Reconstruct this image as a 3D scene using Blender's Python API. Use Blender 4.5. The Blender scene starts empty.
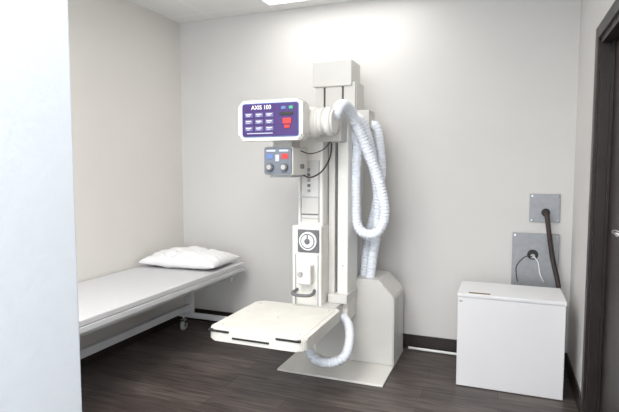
import bpy, bmesh, math, random
from mathutils import Vector, Matrix, noise
random.seed(3)
scene=bpy.context.scene
try:
    scene.view_settings.view_transform='Standard'
    scene.view_settings.look='None'
except Exception: pass

# ---------------------------------------------------------------- materials
def mat(name, col, rough=0.5, metal=0.0, nscale=None, namt=0.04, bump=0.0, bscale=60, emit=None, estr=0, coat=0.0):
    m=bpy.data.materials.new(name); m.use_nodes=True
    nt=m.node_tree; b=nt.nodes['Principled BSDF']
    b.inputs['Roughness'].default_value=rough; b.inputs['Metallic'].default_value=metal
    if coat: b.inputs['Coat Weight'].default_value=coat
    geo=nt.nodes.new('ShaderNodeNewGeometry')
    n=nt.nodes.new('ShaderNodeTexNoise'); n.inputs['Scale'].default_value=nscale or 8; n.inputs['Detail'].default_value=4
    nt.links.new(geo.outputs['Position'],n.inputs['Vector'])
    r=nt.nodes.new('ShaderNodeValToRGB')
    r.color_ramp.elements[0].position=.3; r.color_ramp.elements[1].position=.7
    r.color_ramp.elements[0].color=[c*(1-namt) for c in col]+[1]
    r.color_ramp.elements[1].color=[min(1,c*(1+namt)) for c in col]+[1]
    nt.links.new(n.outputs['Fac'],r.inputs['Fac']); nt.links.new(r.outputs['Color'],b.inputs['Base Color'])
    if bump:
        n2=nt.nodes.new('ShaderNodeTexNoise'); n2.inputs['Scale'].default_value=bscale; n2.inputs['Detail'].default_value=3
        nt.links.new(geo.outputs['Position'],n2.inputs['Vector'])
        bp=nt.nodes.new('ShaderNodeBump'); bp.inputs['Strength'].default_value=bump; bp.inputs['Distance'].default_value=.004
        nt.links.new(n2.outputs['Fac'],bp.inputs['Height']); nt.links.new(bp.outputs['Normal'],b.inputs['Normal'])
    if emit:
        b.inputs['Emission Color'].default_value=list(emit)+[1]; b.inputs['Emission Strength'].default_value=estr
    return m

M_wall=mat('wall_paint',(.645,.635,.62),.75,nscale=3,namt=.012,bump=.12,bscale=90)
M_wall_l=mat('wall_paint_warm',(.70,.68,.645),.75,nscale=3,namt=.012,bump=.12,bscale=90)
M_part=mat('partition_paint_daylit',(.59,.635,.69),.8,nscale=20,namt=.01,bump=.25,bscale=60)  # blue cast of daylight from behind the camera is mixed into this colour
M_trim=mat('trim_dark',(.022,.016,.014),.4,nscale=12,namt=.2)
M_door=mat('door_dark',(.03,.022,.02),.45,nscale=10,namt=.25)
M_mw=mat('machine_white',(.75,.74,.70),.35,nscale=5,namt=.02,coat=.2)
M_table=mat('table_cream',(.73,.715,.67),.45,nscale=9,namt=.05)
M_mw2=mat('machine_offwhite',(.62,.61,.585),.4,nscale=5,namt=.02)
M_dark=mat('slot_black',(.02,.02,.022),.5)
M_grey=mat('plate_grey',(.32,.33,.35),.4,metal=.3,nscale=30,namt=.06)
M_lgrey=mat('light_grey',(.42,.43,.44),.4)
M_hose=mat('hose_plastic',(.80,.84,.91),.35,nscale=40,namt=.02)
M_purple=mat('panel_purple',(.055,.025,.14),.3)
M_blue=mat('button_blue',(.12,.2,.45),.4)
M_key=mat('key_lavender',(.16,.15,.32),.4)
M_lab=mat('button_light',(.55,.6,.72),.4)
M_red=mat('button_red',(.6,.04,.04),.35)
M_slate=mat('collimator_slate',(.16,.18,.22),.4)
M_chrome=mat('chrome',(.7,.7,.72),.2,metal=1)
M_sheet=mat('sheet_white',(.60,.60,.62),.6,nscale=20,namt=.01)
M_bed=mat('bed_frame_white',(.58,.59,.61),.4)
M_pillow=mat('pillow_cotton',(.80,.80,.81),.9,nscale=12,namt=.02,bump=.4,bscale=18)
M_box=mat('cabinet_white',(.78,.78,.80),.4,nscale=5,namt=.01)
M_brown=mat('label_brown',(.18,.11,.05),.5)
M_cable=mat('cable_dark',(.035,.022,.022),.5)
M_wire=mat('wire_white',(.75,.75,.74),.5)
M_rubber=mat('rubber_grey',(.15,.15,.16),.6)
M_text=mat('text_white',(.8,.8,.85),.5)
M_diff=mat('light_diffuser',(.9,.9,.9),.5,emit=(1,.98,.95),estr=3)

def floor_mat():
    m=bpy.data.materials.new('floor_planks'); m.use_nodes=True; nt=m.node_tree; b=nt.nodes['Principled BSDF']
    L=nt.links.new
    geo=nt.nodes.new('ShaderNodeNewGeometry')
    br=nt.nodes.new('ShaderNodeTexBrick'); br.offset=.37; br.inputs['Scale'].default_value=1
    br.inputs['Brick Width'].default_value=1.2; br.inputs['Row Height'].default_value=.15
    br.inputs['Mortar Size'].default_value=.0016; br.inputs['Bias'].default_value=0
    br.inputs['Color1'].default_value=(.054,.043,.040,1); br.inputs['Color2'].default_value=(.098,.083,.077,1)
    br.inputs['Mortar'].default_value=(.015,.012,.011,1)
    L(geo.outputs['Position'],br.inputs['Vector'])
    mp=nt.nodes.new('ShaderNodeMapping'); mp.inputs['Scale'].default_value=(2.2,26,1)
    L(geo.outputs['Position'],mp.inputs['Vector'])
    n=nt.nodes.new('ShaderNodeTexNoise'); n.inputs['Scale'].default_value=1.6; n.inputs['Detail'].default_value=8; n.inputs['Distortion'].default_value=.6
    L(mp.outputs['Vector'],n.inputs['Vector'])
    r=nt.nodes.new('ShaderNodeValToRGB'); r.color_ramp.elements[0].position=.3; r.color_ramp.elements[1].position=.7
    r.color_ramp.elements[0].color=(.4,.38,.37,1); r.color_ramp.elements[1].color=(1.75,1.7,1.66,1)
    L(n.outputs['Fac'],r.inputs['Fac'])
    mx=nt.nodes.new('ShaderNodeMix'); mx.data_type='RGBA'; mx.blend_type='MULTIPLY'; mx.inputs['Factor'].default_value=1
    L(br.outputs['Color'],mx.inputs['A']); L(r.outputs['Color'],mx.inputs['B'])
    L(mx.outputs['Result'],b.inputs['Base Color']); b.inputs['Roughness'].default_value=.42
    bp=nt.nodes.new('ShaderNodeBump'); bp.inputs['Strength'].default_value=.15; bp.inputs['Distance'].default_value=.002
    L(n.outputs['Fac'],bp.inputs['Height']); L(bp.outputs['Normal'],b.inputs['Normal'])
    return m
def ceil_mat():
    m=bpy.data.materials.new('ceiling_tiles'); m.use_nodes=True; nt=m.node_tree; b=nt.nodes['Principled BSDF']
    L=nt.links.new
    geo=nt.nodes.new('ShaderNodeNewGeometry')
    mp=nt.nodes.new('ShaderNodeMapping'); mp.inputs['Location'].default_value=(0.0,-.08,0)
    L(geo.outputs['Position'],mp.inputs['Vector'])
    br=nt.nodes.new('ShaderNodeTexBrick'); br.offset=0; br.inputs['Scale'].default_value=1
    br.inputs['Brick Width'].default_value=.6; br.inputs['Row Height'].default_value=.6; br.inputs['Mortar Size'].default_value=.010
    br.inputs['Color1'].default_value=(.82,.82,.80,1); br.inputs['Color2'].default_value=(.83,.83,.81,1); br.inputs['Mortar'].default_value=(.88,.88,.87,1)
    L(mp.outputs['Vector'],br.inputs['Vector'])
    L(br.outputs['Color'],b.inputs['Base Color']); b.inputs['Roughness'].default_value=.9
    n=nt.nodes.new('ShaderNodeTexNoise'); n.inputs['Scale'].default_value=150
    L(geo.outputs['Position'],n.inputs['Vector'])
    bp=nt.nodes.new('ShaderNodeBump'); bp.inputs['Strength'].default_value=.3; bp.inputs['Distance'].default_value=.003
    L(n.outputs['Fac'],bp.inputs['Height']); L(bp.outputs['Normal'],b.inputs['Normal'])
    return m
M_floor=floor_mat(); M_ceil=ceil_mat()

# ---------------------------------------------------------------- helpers
def group(name,loc):
    e=bpy.data.objects.new(name,None); e.location=loc; e.empty_display_size=.1
    scene.collection.objects.link(e); return e
def finish(name,bm,m,parent=None,smooth=False):
    me=bpy.data.meshes.new(name); bmesh.ops.recalc_face_normals(bm,faces=bm.faces); bm.to_mesh(me); bm.free()
    mats=m if isinstance(m,(list,tuple)) else [m]
    for x in mats: me.materials.append(x)
    if smooth:
        for p in me.polygons: p.use_smooth=True
    o=bpy.data.objects.new(name,me); scene.collection.objects.link(o)
    if parent:
        o.parent=parent; o.matrix_parent_inverse=Matrix.Translation(-Vector(parent.location))
    return o
def addbox(bm,x0,x1,y0,y1,z0,z1,bev=0,seg=2,mi=0):
    t=bmesh.new()
    bmesh.ops.create_cube(t,size=1)
    for v in t.verts:
        v.co=Vector(((x0+x1)/2+v.co.x*(x1-x0),(y0+y1)/2+v.co.y*(y1-y0),(z0+z1)/2+v.co.z*(z1-z0)))
    if bev: bmesh.ops.bevel(t,geom=list(t.edges),offset=bev,segments=seg,affect='EDGES',profile=.5)
    for f in t.faces: f.material_index=mi
    me=bpy.data.meshes.new('t'); t.to_mesh(me); t.free(); bm.from_mesh(me); bpy.data.meshes.remove(me)
def box(name,x0,x1,y0,y1,z0,z1,m,bev=0,parent=None,seg=2):
    bm=bmesh.new(); addbox(bm,x0,x1,y0,y1,z0,z1,bev,seg); return finish(name,bm,m,parent)
def cyl(name,p0,p1,r,m,parent=None,r2=None,seg=32,bev=0):
    p0=Vector(p0);p1=Vector(p1);d=p1-p0
    bm=bmesh.new(); bmesh.ops.create_cone(bm,cap_ends=True,segments=seg,radius1=r,radius2=r if r2 is None else r2,depth=d.length)
    if bev:
        ed=[e for e in bm.edges if any(len(f.verts)>4 for f in e.link_faces)]
        bmesh.ops.bevel(bm,geom=ed,offset=bev,segments=3,affect='EDGES')
    mt=Matrix.Translation((p0+p1)/2)@d.to_track_quat('Z','Y').to_matrix().to_4x4()
    bmesh.ops.transform(bm,matrix=mt,verts=bm.verts)
    o=finish(name,bm,m,parent)
    for p in o.data.polygons: p.use_smooth=len(p.vertices)<=4
    return o
def prism(name,poly,axis,a,b,m,parent=None,bev=0):
    bm=bmesh.new()
    def P(p,t):
        return {'y':(p[0],t,p[1]),'x':(t,p[0],p[1]),'z':(p[0],p[1],t)}[axis]
    A=[bm.verts.new(P(p,a)) for p in poly]; B=[bm.verts.new(P(p,b)) for p in poly]
    bm.faces.new(A); bm.faces.new(B[::-1]); n=len(poly)
    for i in range(n): bm.faces.new((A[i],B[i],B[(i+1)%n],A[(i+1)%n]))
    if bev: bmesh.ops.bevel(bm,geom=list(bm.edges),offset=bev,segments=2,affect='EDGES')
    return finish(name,bm,m,parent)
def rrect(x0,x1,z0,z1,r,n=6):
    pts=[]
    for cx,cz,a0 in((x1-r,z1-r,0),(x0+r,z1-r,90),(x0+r,z0+r,180),(x1-r,z0+r,270)):
        for i in range(n+1):
            a=math.radians(a0+90*i/n); pts.append((cx+r*math.cos(a),cz+r*math.sin(a)))
    return pts
def catmull(pts,step):
    pts=[Vector(p) for p in pts]; P=[pts[0]*2-pts[1]]+pts+[pts[-1]*2-pts[-2]]
    dense=[]
    for i in range(1,len(P)-2):
        for k in range(40):
            t=k/40
            a,b,c,d=P[i-1],P[i],P[i+1],P[i+2]
            dense.append(.5*((2*b)+(c-a)*t+(2*a-5*b+4*c-d)*t*t+(3*b-a-3*c+d)*t**3))
    dense.append(P[-2])
    out=[dense[0]];acc=0
    for i in range(1,len(dense)):
        seg=dense[i]-dense[i-1]; l=seg.length
        while acc+l>=step:
            t=(step-acc)/l; q=dense[i-1]+(dense[i]-dense[i-1])*t
            out.append(q); dense[i-1]=q; l=(dense[i]-q).length; acc=0
            if l<1e-9: break
        acc+=l
    return out
def tube(name,pts,r,m,parent=None,corr=0,seg=16,pitch=.022,step=None):
    S=catmull(pts,step or (pitch/4 if corr else .01))
    bm=bmesh.new(); rings=[]; up=None
    for i,p in enumerate(S):
        t=(S[min(i+1,len(S)-1)]-S[max(i-1,0)]).normalized()
        if up is None:
            up=t.orthogonal().normalized()
        up=(up-t*up.dot(t)).normalized(); sd=t.cross(up)
        rr=r
        if corr: rr=r+corr*(1 if i%4 in(1,2) else -1)
        rings.append([bm.verts.new(p+up*rr*math.cos(2*math.pi*k/seg)+sd*rr*math.sin(2*math.pi*k/seg)) for k in range(seg)])
    for a,b in zip(rings,rings[1:]):
        for k in range(seg): bm.faces.new((a[k],a[(k+1)%seg],b[(k+1)%seg],b[k]))
    bm.faces.new(rings[0]); bm.faces.new(rings[-1][::-1])
    return finish(name,bm,m,parent,smooth=True)
def text(name,s,loc,size,m,parent):
    c=bpy.data.curves.new(name,'FONT'); c.body=s; c.size=size; c.extrude=.0008; c.offset=.0006; c.align_x='CENTER'; c.align_y='CENTER'
    o=bpy.data.objects.new(name,c); scene.collection.objects.link(o)
    o.rotation_euler=(math.pi/2,0,0); o.location=loc; c.materials.append(m)
    o.parent=parent; o.matrix_parent_inverse=Matrix.Translation(-Vector(parent.location)); return o

# ---------------------------------------------------------------- room
XL,XR,YB,H=-2.765,.451,3.84,2.72
YF=-1.6
box('floor',XL-.12,XR+1.2,YF,YB+.12,-.1,0,M_floor)
box('ceiling',XL-.12,XR+1.2,YF,YB+.12,H,H+.1,M_ceil)
box('wall_back',XL-.12,XR+1.2,YB,YB+.12,0,H,M_wall)
box('wall_left',XL-.12,XL,YF,YB,0,H,M_wall_l)
D0,D1,DH=2.05,3.0,2.08
bm=bmesh.new()
addbox(bm,XR,XR+.12,D1,YB,0,H); addbox(bm,XR,XR+.12,YF,D0,0,H); addbox(bm,XR,XR+.12,D0,D1,DH,H)
finish('wall_right',bm,M_wall)
box('wall_partition',-1.09,-.955,YF,.90,0,H,M_part,.006)
bm=bmesh.new(); addbox(bm,XL,XR,YB-.012,YB,0,.11,.003); finish('baseboard_back',bm,M_trim)
box('baseboard_left',XL,XL+.012,YF,YB-.012,0,.11,M_trim,.003)
box('baseboard_right',XR-.012,XR,D1+.07,YB-.012,0,.11,M_trim,.003)
# door
bm=bmesh.new()
addbox(bm,XR-.016,XR,D1,D1+.065,0,DH+.065,.003); addbox(bm,XR-.016,XR,D0-.065,D0,0,DH+.065,.003); addbox(bm,XR-.016,XR,D0,D1,DH,DH+.065,.003)
addbox(bm,XR,XR+.12,D1-.03,D1,0,DH); addbox(bm,XR,XR+.12,D0,D0+.03,0,DH); addbox(bm,XR,XR+.12,D0+.03,D1-.03,DH-.03,DH)
addbox(bm,XR+.045,XR+.06,D1-.045,D1-.03,0,DH-.03)
finish('trim_1',bm,M_trim)
dg=group('door_1',(XR+.08,(D0+D1)/2,0))
box('door_slab',XR+.062,XR+.102,D0+.033,D1-.033,.008,DH-.033,M_door,.002,dg)
box('door_lock_plate',XR+.054,XR+.062,2.50,2.60,1.06,1.28,M_chrome,.003,dg)
cyl('door_handle_stem',(XR+.056,2.55,1.12),(XR+.01,2.55,1.12),.011,M_chrome,dg)
cyl('door_handle_lever',(XR+.014,2.55,1.12),(XR+.014,2.41,1.12),.010,M_chrome,dg,bev=.003)
cyl('door_lock_cylinder',(XR+.056,2.55,1.22),(XR+.044,2.55,1.22),.016,M_chrome,dg)

# ceiling lights: the one above the machine, then unseen ones added as fill
def fixture(name,x0,x1,y0,y1,power):
    g=group(name,((x0+x1)/2,(y0+y1)/2,H))
    bm=bmesh.new(); w=.025
    addbox(bm,x0,x1,y0,y0+w,H-.015,H); addbox(bm,x0,x1,y1-w,y1,H-.015,H)
    addbox(bm,x0,x0+w,y0+w,y1-w,H-.015,H); addbox(bm,x1-w,x1,y0+w,y1-w,H-.015,H)
    finish('fixture_frame',bm,M_box,g)
    box('fixture_diffuser',x0+w,x1-w,y0+w,y1-w,H-.008,H,M_diff,0,g)
    l=bpy.data.lights.new(name+'_lamp','AREA'); l.shape='RECTANGLE'; l.size=x1-x0-.06; l.size_y=y1-y0-.06; l.energy=power; l.color=(1,.97,.93)
    o=bpy.data.objects.new('fixture_lamp',l); scene.collection.objects.link(o); o.location=((x0+x1)/2,(y0+y1)/2,H-.02)
    o.parent=g; o.matrix_parent_inverse=Matrix.Translation(-Vector(g.location))
fixture('fill_light',-1.8,-.6,3.08,3.68,3.5)
fixture('fill_light',-1.8,-.6,.68,1.28,73)  # unseen fixture, added to brighten the room beyond the partition
fixture('fill_light',-.6,.0,-1.12,.08,45)  # unseen hall fixture, added as fill from the camera side

# ---------------------------------------------------------------- exam bed
bg=group('examination_bed',(-2.4,2.75,0))
box('bed_top',-2.76,-2.04,1.75,3.70,.540,.575,M_bed,.004,bg)
box('bed_mattress_sheet',-2.755,-2.042,1.76,3.69,.577,.612,M_sheet,.006,bg,3)
box('bed_under_rail_front',-2.14,-2.10,1.8,3.66,.500,.540,M_bed,.004,bg)
box('bed_under_rail_back',-2.70,-2.66,1.8,3.66,.500,.540,M_bed,.004,bg)
for i,y in enumerate((1.95,3.56)):
    box('bed_cross_beam_%d'%i,-2.72,-2.09,y-.02,y+.02,.465,.51,M_bed,.004,bg)
    box('bed_leg_%d'%i,-2.53,-2.48,y-.025,y+.025,.14,.48,M_bed,.005,bg)
    box('bed_foot_%d'%i,-2.70,-2.13,y-.02,y+.02,.12,.16,M_bed,.004,bg)
    for j,x in enumerate((-2.58,-2.18)):
        cyl('bed_caster_stem_%d%d'%(i,j),(x,y,.08),(x,y,.125),.010,M_chrome,bg)
        cyl('bed_caster_wheel_%d%d'%(i,j),(x-.016,y,.042),(x+.016,y,.042),.042,M_lgrey,bg,bev=.005)
        cyl('bed_caster_hub_%d%d'%(i,j),(x-.019,y,.042),(x+.019,y,.042),.014,M_rubber,bg)
        box('bed_caster_fork_%d%d'%(i,j),x-.026,x+.026,y-.02,y+.02,.058,.092,M_chrome,.003,bg)
box('bed_lower_rail',-2.525,-2.485,1.95,3.56,.19,.245,M_bed,.004,bg)

# pillow
def pillow():
    bm=bmesh.new(); N=56; W,Dp,Hh=.69,.47,.100
    V={}
    for s in(1,-1):
        for i in range(N+1):
            for j in range(N+1):
                u=-1+2*i/N; v=-1+2*j/N
                if s==-1 and (i in(0,N) or j in(0,N)): V[s,i,j]=V[1,i,j]; continue
                e=max(0,(1-abs(u)**2.4))*max(0,(1-abs(v)**2.4)); h=e**.45
                px=u*W/2*(1-.045*(1-(abs(v)**3))); py=v*Dp/2*(1-.06*(1-(abs(u)**3)))
                nz=noise.noise(Vector((px*7,py*11,s*3)))*.022+noise.noise(Vector((px*18+4,py*9,s)))*.012
                cr=abs(noise.noise(Vector((px*5+py*9,py*4-px*3,7.1))))
                nz-=.018*max(0,.18-cr)/.18
                z=(Hh if s>0 else .045)*h*s+nz*min(1,e*3)*(1 if s>0 else .3)
                V[s,i,j]=bm.verts.new((px,py,z))
    for s in(1,-1):
        for i in range(N):
            for j in range(N):
                q=(V[s,i,j],V[s,i+1,j],V[s,i+1,j+1],V[s,i,j+1])
                bm.faces.new(q if s>0 else q[::-1])
    bmesh.ops.transform(bm,matrix=Matrix.Translation((-2.39,3.41,.655))@Matrix.Rotation(math.radians(3),4,'Z'),verts=bm.verts)
    return finish('pillow',bm,M_pillow,None,True)
pillow()

# ---------------------------------------------------------------- x-ray machine
g=group('x_ray_machine',(-1.1,3.4,0))
box('base_plate',-1.44,-.69,3.05,3.76,0,.014,M_mw,.004,g)
prism('rear_cabinet',[(-1.24,.014),(-.69,.014),(-.69,.50),(-.80,.62),(-1.24,.62)],'y',3.38,3.74,M_mw2,g,.008)
box('cabinet_seam',-.687,-.685,3.5,3.503,.05,.48,M_lgrey,0,g)
# mast
box('mast_core',-1.265,-1.005,3.42,3.60,.014,2.02,M_dark,0,g)
for i,(a,b) in enumerate(((-1.285,-1.225),(-1.213,-1.087),(-1.075,-.99))):
    box('mast_rail_%d'%i,a,b,3.405,3.61,.014,2.02,M_mw2,.005,g)
box('mast_side',-.995,-.985,3.43,3.615,.014,2.02,M_mw2,.002,g)
box('mast_cap',-1.30,-1.01,3.38,3.61,1.99,2.17,M_mw2,.006,g)
box('pulley_housing',-.985,-.89,3.42,3.58,1.69,1.82,M_mw2,.008,g)
# carriage right channel
box('carriage_channel_left',-1.10,-1.055,3.16,3.41,.36,1.76,M_mw2,.006,g)
box('carriage_channel_gap',-1.055,-1.04,3.20,3.41,.36,1.74,M_rubber,0,g)
box('carriage_channel_right',-1.04,-.965,3.17,3.41,.36,1.76,M_mw,.008,g)
box('carriage_lower_collar',-1.09,-.955,3.12,3.42,.50,.56,M_mw2,.006,g)
for i,z in enumerate((.75,1.05,1.35,1.6)):
    cyl('channel_bolt_%d'%i,(-1.0,3.172,z),(-1.0,3.165,z),.006,M_chrome,g,seg=12)
# front spine upper
box('spine_upper',-1.285,-1.105,3.06,3.32,1.02,1.70,M_mw,.014,g,3)
box('spine_inset',-1.255,-1.135,3.055,3.065,1.05,1.46,M_mw2,.002,g)
box('spine_groove_left',-1.262,-1.257,3.052,3.062,1.05,1.46,M_lgrey,0,g)
box('spine_groove_right',-1.133,-1.128,3.052,3.062,1.05,1.46,M_lgrey,0,g)
for i,z in enumerate((1.40,1.365,1.33,1.295,1.26)):
    box('spine_switch_%d'%i,-1.21,-1.192,3.046,3.058,z-.010,z+.010,M_rubber if i%2 else M_grey,.002,g)
box('spine_line_1',-1.255,-1.135,3.050,3.057,1.215,1.222,M_lgrey,0,g)
box('spine_line_2',-1.255,-1.135,3.050,3.057,1.10,1.108,M_rubber,0,g)
box('spine_line_3',-1.255,-1.135,3.050,3.057,1.075,1.081,M_lgrey,0,g)
# lower carriage
box('spine_lower',-1.31,-1.10,3.02,3.30,.46,1.03,M_mw,.012,g,3)
box('dial_plate',-1.265,-1.115,3.010,3.024,.855,1.005,M_rubber,.004,g)
cyl('dial_ring',(-1.19,3.012,.93),(-1.19,3.000,.93),.062,M_text,g,bev=.003)
cyl('dial_groove',(-1.19,3.002,.93),(-1.19,2.998,.93),.050,M_rubber,g)
cyl('dial_face',(-1.19,3.000,.93),(-1.19,2.996,.93),.043,M_text,g)
cyl('dial_hub',(-1.19,2.998,.93),(-1.19,2.985,.93),.018,M_rubber,g,bev=.003)
box('dial_needle',-1.193,-1.187,2.992,2.997,.93,.972,M_dark,0,g)
box('lock_block',-1.25,-1.15,2.95,3.03,.65,.78,M_mw,.012,g,3)
cyl('lock_knob',(-1.22,2.955,.72),(-1.22,2.93,.72),.016,M_lgrey,g,bev=.004)
box('lock_groove_l',-1.285,-1.280,3.012,3.022,.5,.84,M_lgrey,0,g)
box('lock_groove_r',-1.125,-1.120,3.012,3.022,.5,.84,M_lgrey,0,g)
tube('table_handle',[(-1.27,3.03,.60),(-1.28,2.96,.59),(-1.25,2.93,.585),(-1.17,2.93,.585),(-1.14,2.96,.59),(-1.15,3.03,.60)],.011,M_rubber,g)
box('table_bracket',-1.30,-1.0,2.98,3.24,.40,.50,M_mw2,.01,g)
box('table_support_arm',-1.17,-1.01,2.62,3.15,.375,.425,M_mw2,.008,g)
# table
prism('table_top',rrect(-1.565,-.96,2.38,3.03,.05),'z',.425,.495,M_table,g,.008)
prism('table_inset',rrect(-1.535,-.99,2.41,3.00,.03),'z',.493,.498,M_table,g,.002)
box('table_front_slot',-1.40,-1.17,2.374,2.384,.448,.458,M_dark,.001,g)
box('table_corner_left',-1.555,-1.42,2.374,2.40,.478,.490,M_dark,.003,g)
box('table_corner_right',-1.13,-.985,2.374,2.40,.478,.490,M_dark,.003,g)
for i,(x,y) in enumerate(((-1.51,2.46),(-1.02,2.46),(-1.02,2.95),(-1.51,2.95),(-1.265,2.70))):
    cyl('table_screw_%d'%i,(x,y,.496),(x,y,.4995),.006,M_lgrey,g,seg=12)
# tube head
cyl('tube_housing',(-1.43,2.86,1.69),(-1.05,2.86,1.69),.092,M_mw,g,bev=.012)
cyl('tube_end_ring',(-1.055,2.86,1.69),(-1.02,2.86,1.69),.080,M_mw2,g,bev=.003)
cyl('tube_end_cap',(-1.02,2.86,1.69),(-.955,2.86,1.69),.086,M_mw,g,bev=.014)
box('tube_yoke',-1.27,-1.00,2.90,3.18,1.62,1.76,M_mw,.014,g,3)
box('tube_yoke_plate',-1.15,-.975,3.04,3.20,1.58,1.80,M_mw2,.01,g)
# control panel
prism('control_panel_shell',rrect(-1.505,-1.084,1.572,1.810,.035),'y',2.66,2.76,M_mw,g,.012)
prism('control_panel_bezel',rrect(-1.475,-1.107,1.593,1.792,.015),'y',2.654,2.664,M_blue,g,.002)
prism('control_panel_face',rrect(-1.470,-1.112,1.598,1.787,.012),'y',2.650,2.660,M_purple,g,.001)
text('panel_title','AXIS 100',(-1.345,2.649,1.765),.034,M_text,g)
for r_ in range(3):
    for c_ in range(3):
        x=-1.428+c_*.068; z=1.722-r_*.040
        box('panel_key_%d%d'%(r_,c_),x-.024,x+.028,2.645,2.652,z-.013,z+.013,M_key,.002,g)
        box('panel_key_mark_%d%d'%(r_,c_),x-.016,x+.018,2.643,2.646,z+.001,z+.006,M_text,0,g)
        box('panel_key_sub_%d%d'%(r_,c_),x-.012,x+.010,2.643,2.646,z-.008,z-.004,M_lab,0,g)
box('panel_caption_line',-1.44,-1.27,2.648,2.651,1.612,1.617,M_lab,0,g)
box('panel_button_red',-1.205,-1.15,2.643,2.652,1.665,1.70,M_red,.003,g)
box('panel_button_red_low',-1.195,-1.16,2.643,2.652,1.64,1.66,M_red,.003,g)
box('panel_display',-1.225,-1.14,2.645,2.652,1.715,1.735,M_dark,.002,g)
box('panel_button_green',-1.165,-1.14,2.645,2.652,1.75,1.768,mat('button_green',(.05,.4,.25),.4),.002,g)
box('panel_button_blue',-1.215,-1.185,2.645,2.652,1.75,1.768,M_blue,.002,g)
# collimator
box('collimator_neck',-1.34,-1.21,2.79,2.94,1.53,1.62,M_mw2,.008,g)
box('collimator_body',-1.372,-1.182,2.74,2.99,1.365,1.54,M_mw,.012,g,3)
prism('collimator_face',rrect(-1.366,-1.188,1.371,1.534,.01),'y',2.728,2.742,M_slate,g,.002)
box('collimator_tag_blue',-1.35,-1.305,2.724,2.730,1.465,1.495,M_blue,.002,g)
box('collimator_tag_red',-1.25,-1.205,2.724,2.730,1.465,1.495,M_red,.002,g)
box('collimator_label_l',-1.35,-1.29,2.724,2.730,1.508,1.520,M_lab,.002,g)
box('collimator_label_r',-1.265,-1.205,2.724,2.730,1.508,1.520,M_lab,.002,g)
box('collimator_screen',-1.290,-1.265,2.724,2.730,1.45,1.49,M_lab,.002,g)
for i,x in enumerate((-1.325,-1.23)):
    cyl('collimator_knob_%d'%i,(x,2.73,1.415),(x,2.705,1.415),.024,M_rubber,g,bev=.004)
    cyl('collimator_knob_cap_%d'%i,(x,2.707,1.415),(x,2.702,1.415),.014,M_lgrey,g)
box('collimator_track',-1.35,-1.20,2.77,2.96,1.352,1.366,M_lgrey,.002,g)
cyl('collimator_side_knob',(-1.183,2.87,1.42),(-1.165,2.87,1.42),.014,M_rubber,g)
tube('collimator_cable',[(-1.20,2.93,1.37),(-1.15,2.95,1.35),(-1.09,3.0,1.39),(-1.06,3.06,1.47),(-1.07,3.13,1.56),(-1.10,3.17,1.62)],.005,M_cable,g)
tube('collimator_cable_thin',[(-1.19,2.86,1.52),(-1.13,2.9,1.50),(-1.07,2.98,1.53),(-1.05,3.08,1.6)],.0035,M_cable,g)
# hoses
HR=.034
tube('hose_main',[(-.965,2.87,1.72),(-.945,2.93,1.79),(-.93,3.04,1.79),(-.91,3.14,1.71),(-.86,3.20,1.56),(-.79,3.25,1.36),(-.745,3.27,1.17),(-.75,3.28,1.05),(-.80,3.28,.97),(-.88,3.28,.965),(-.935,3.28,1.03),(-.945,3.28,1.20),(-.945,3.28,1.40),(-.935,3.28,1.56),(-.97,3.28,1.66)],HR,M_hose,g,corr=.0022)
tube('hose_second',[(-.98,3.24,1.74),(-.92,3.26,1.74),(-.875,3.32,1.62),(-.85,3.38,1.45),(-.82,3.41,1.22),(-.83,3.43,1.0),(-.86,3.45,.80),(-.89,3.47,.60)],HR,M_hose,g,corr=.0022)
tube('hose_third',[(-.92,3.50,1.72),(-.86,3.50,1.70),(-.83,3.50,1.55),(-.82,3.50,1.35),(-.86,3.51,1.12),(-.91,3.51,.9),(-.94,3.51,.60)],HR,M_hose,g,corr=.0022)
tube('hose_under_table',[(-.99,3.16,.40),(-.93,3.08,.37),(-.90,3.0,.30),(-.91,2.93,.22),(-.98,2.89,.185),(-1.08,2.88,.19),(-1.14,2.90,.24),(-1.16,2.93,.385)],.03,M_hose,g,corr=.0022)

# ---------------------------------------------------------------- white box cabinet
c=group('storage_cabinet',(.06,3.45,0))
box('cabinet_carcass',-.245,.360,3.285,3.64,.0,.585,M_box,.003,c)
box('cabinet_front_panel',-.255,.368,3.265,3.285,.004,.585,M_box,.003,c)
box('cabinet_lid',-.258,.372,3.26,3.645,.587,.61,M_box,.004,c)
box('cabinet_label',-.19,-.06,3.285,3.31,.610,.612,M_brown,0,c)
box('cabinet_latch',-.245,-.225,3.262,3.27,.555,.565,M_lgrey,.001,c)

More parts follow.
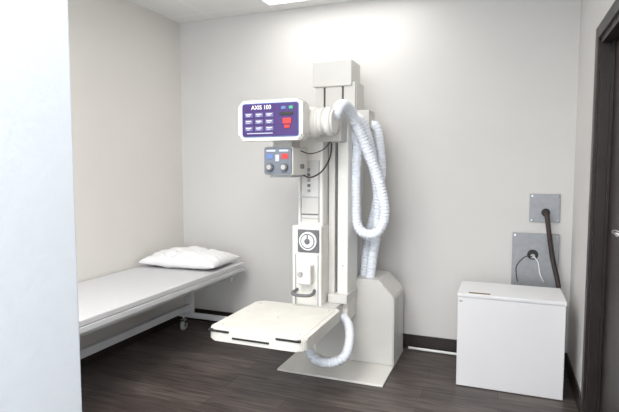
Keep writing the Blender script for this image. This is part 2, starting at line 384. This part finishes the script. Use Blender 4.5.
# wall plates
p=group('electrical_plate',(.27,YB,1.13))
box('plate_cover',.175,.371,YB-.012,YB,1.03,1.23,M_grey,.003,p)
for i,(x,z) in enumerate(((.19,1.045),(.356,1.045),(.19,1.215),(.356,1.215))):
    cyl('plate_screw_%d'%i,(x,YB-.011,z),(x,YB-.015,z),.005,M_chrome,p,seg=12)
cyl('plate_grommet',(.28,YB-.012,1.10),(.28,YB-.022,1.10),.028,M_dark,p,bev=.003)
tube('power_cable',[(.28,YB-.02,1.10),(.285,YB-.07,1.08),(.295,YB-.085,1.0),(.325,YB-.09,.80),(.365,YB-.10,.62),(.39,YB-.11,.40),(.40,YB-.12,.12)],.016,M_cable,p)
p=group('electrical_box',(.22,YB,.75))
box('box_cover',.069,.371,YB-.03,YB,.55,.95,M_grey,.004,p)
for i,(x,z) in enumerate(((.085,.935),(.355,.935))):
    cyl('box_screw_%d'%i,(x,YB-.029,z),(x,YB-.034,z),.006,M_chrome,p,seg=12)
cyl('box_hole',(.205,YB-.03,.80),(.205,YB-.036,.80),.036,M_dark,p,bev=.002)
cyl('box_plug',(.205,YB-.036,.79),(.205,YB-.055,.79),.016,M_lgrey,p,bev=.004)
tube('box_wire_1',[(.20,YB-.05,.79),(.15,YB-.10,.79),(.10,YB-.12,.73),(.10,YB-.12,.66),(.11,YB-.115,.613)],.0035,M_cable,p)
tube('box_wire_2',[(.21,YB-.05,.79),(.235,YB-.10,.76),(.25,YB-.12,.68),(.28,YB-.115,.62)],.0035,M_wire,p)

# conduit on the floor along the wall
tube('floor_cable_conduit',[(-.66,3.80,.014),(-.5,3.795,.014),(-.2,3.79,.014),(.1,3.79,.014)],.010,M_wire,None)

# ---------------------------------------------------------------- world + camera
w=bpy.data.worlds.new('World'); scene.world=w; w.use_nodes=True
w.node_tree.nodes['Background'].inputs['Color'].default_value=(.88,.94,1,1)
w.node_tree.nodes['Background'].inputs['Strength'].default_value=3.7
cd=bpy.data.cameras.new('camera'); cam=bpy.data.objects.new('camera',cd); scene.collection.objects.link(cam)
cam.location=(0,0,1.4); cam.rotation_euler=(math.radians(90-4.2),0,math.radians(21.4))
cd.sensor_width=36; cd.lens=28.8; cd.clip_start=.02
scene.camera=cam
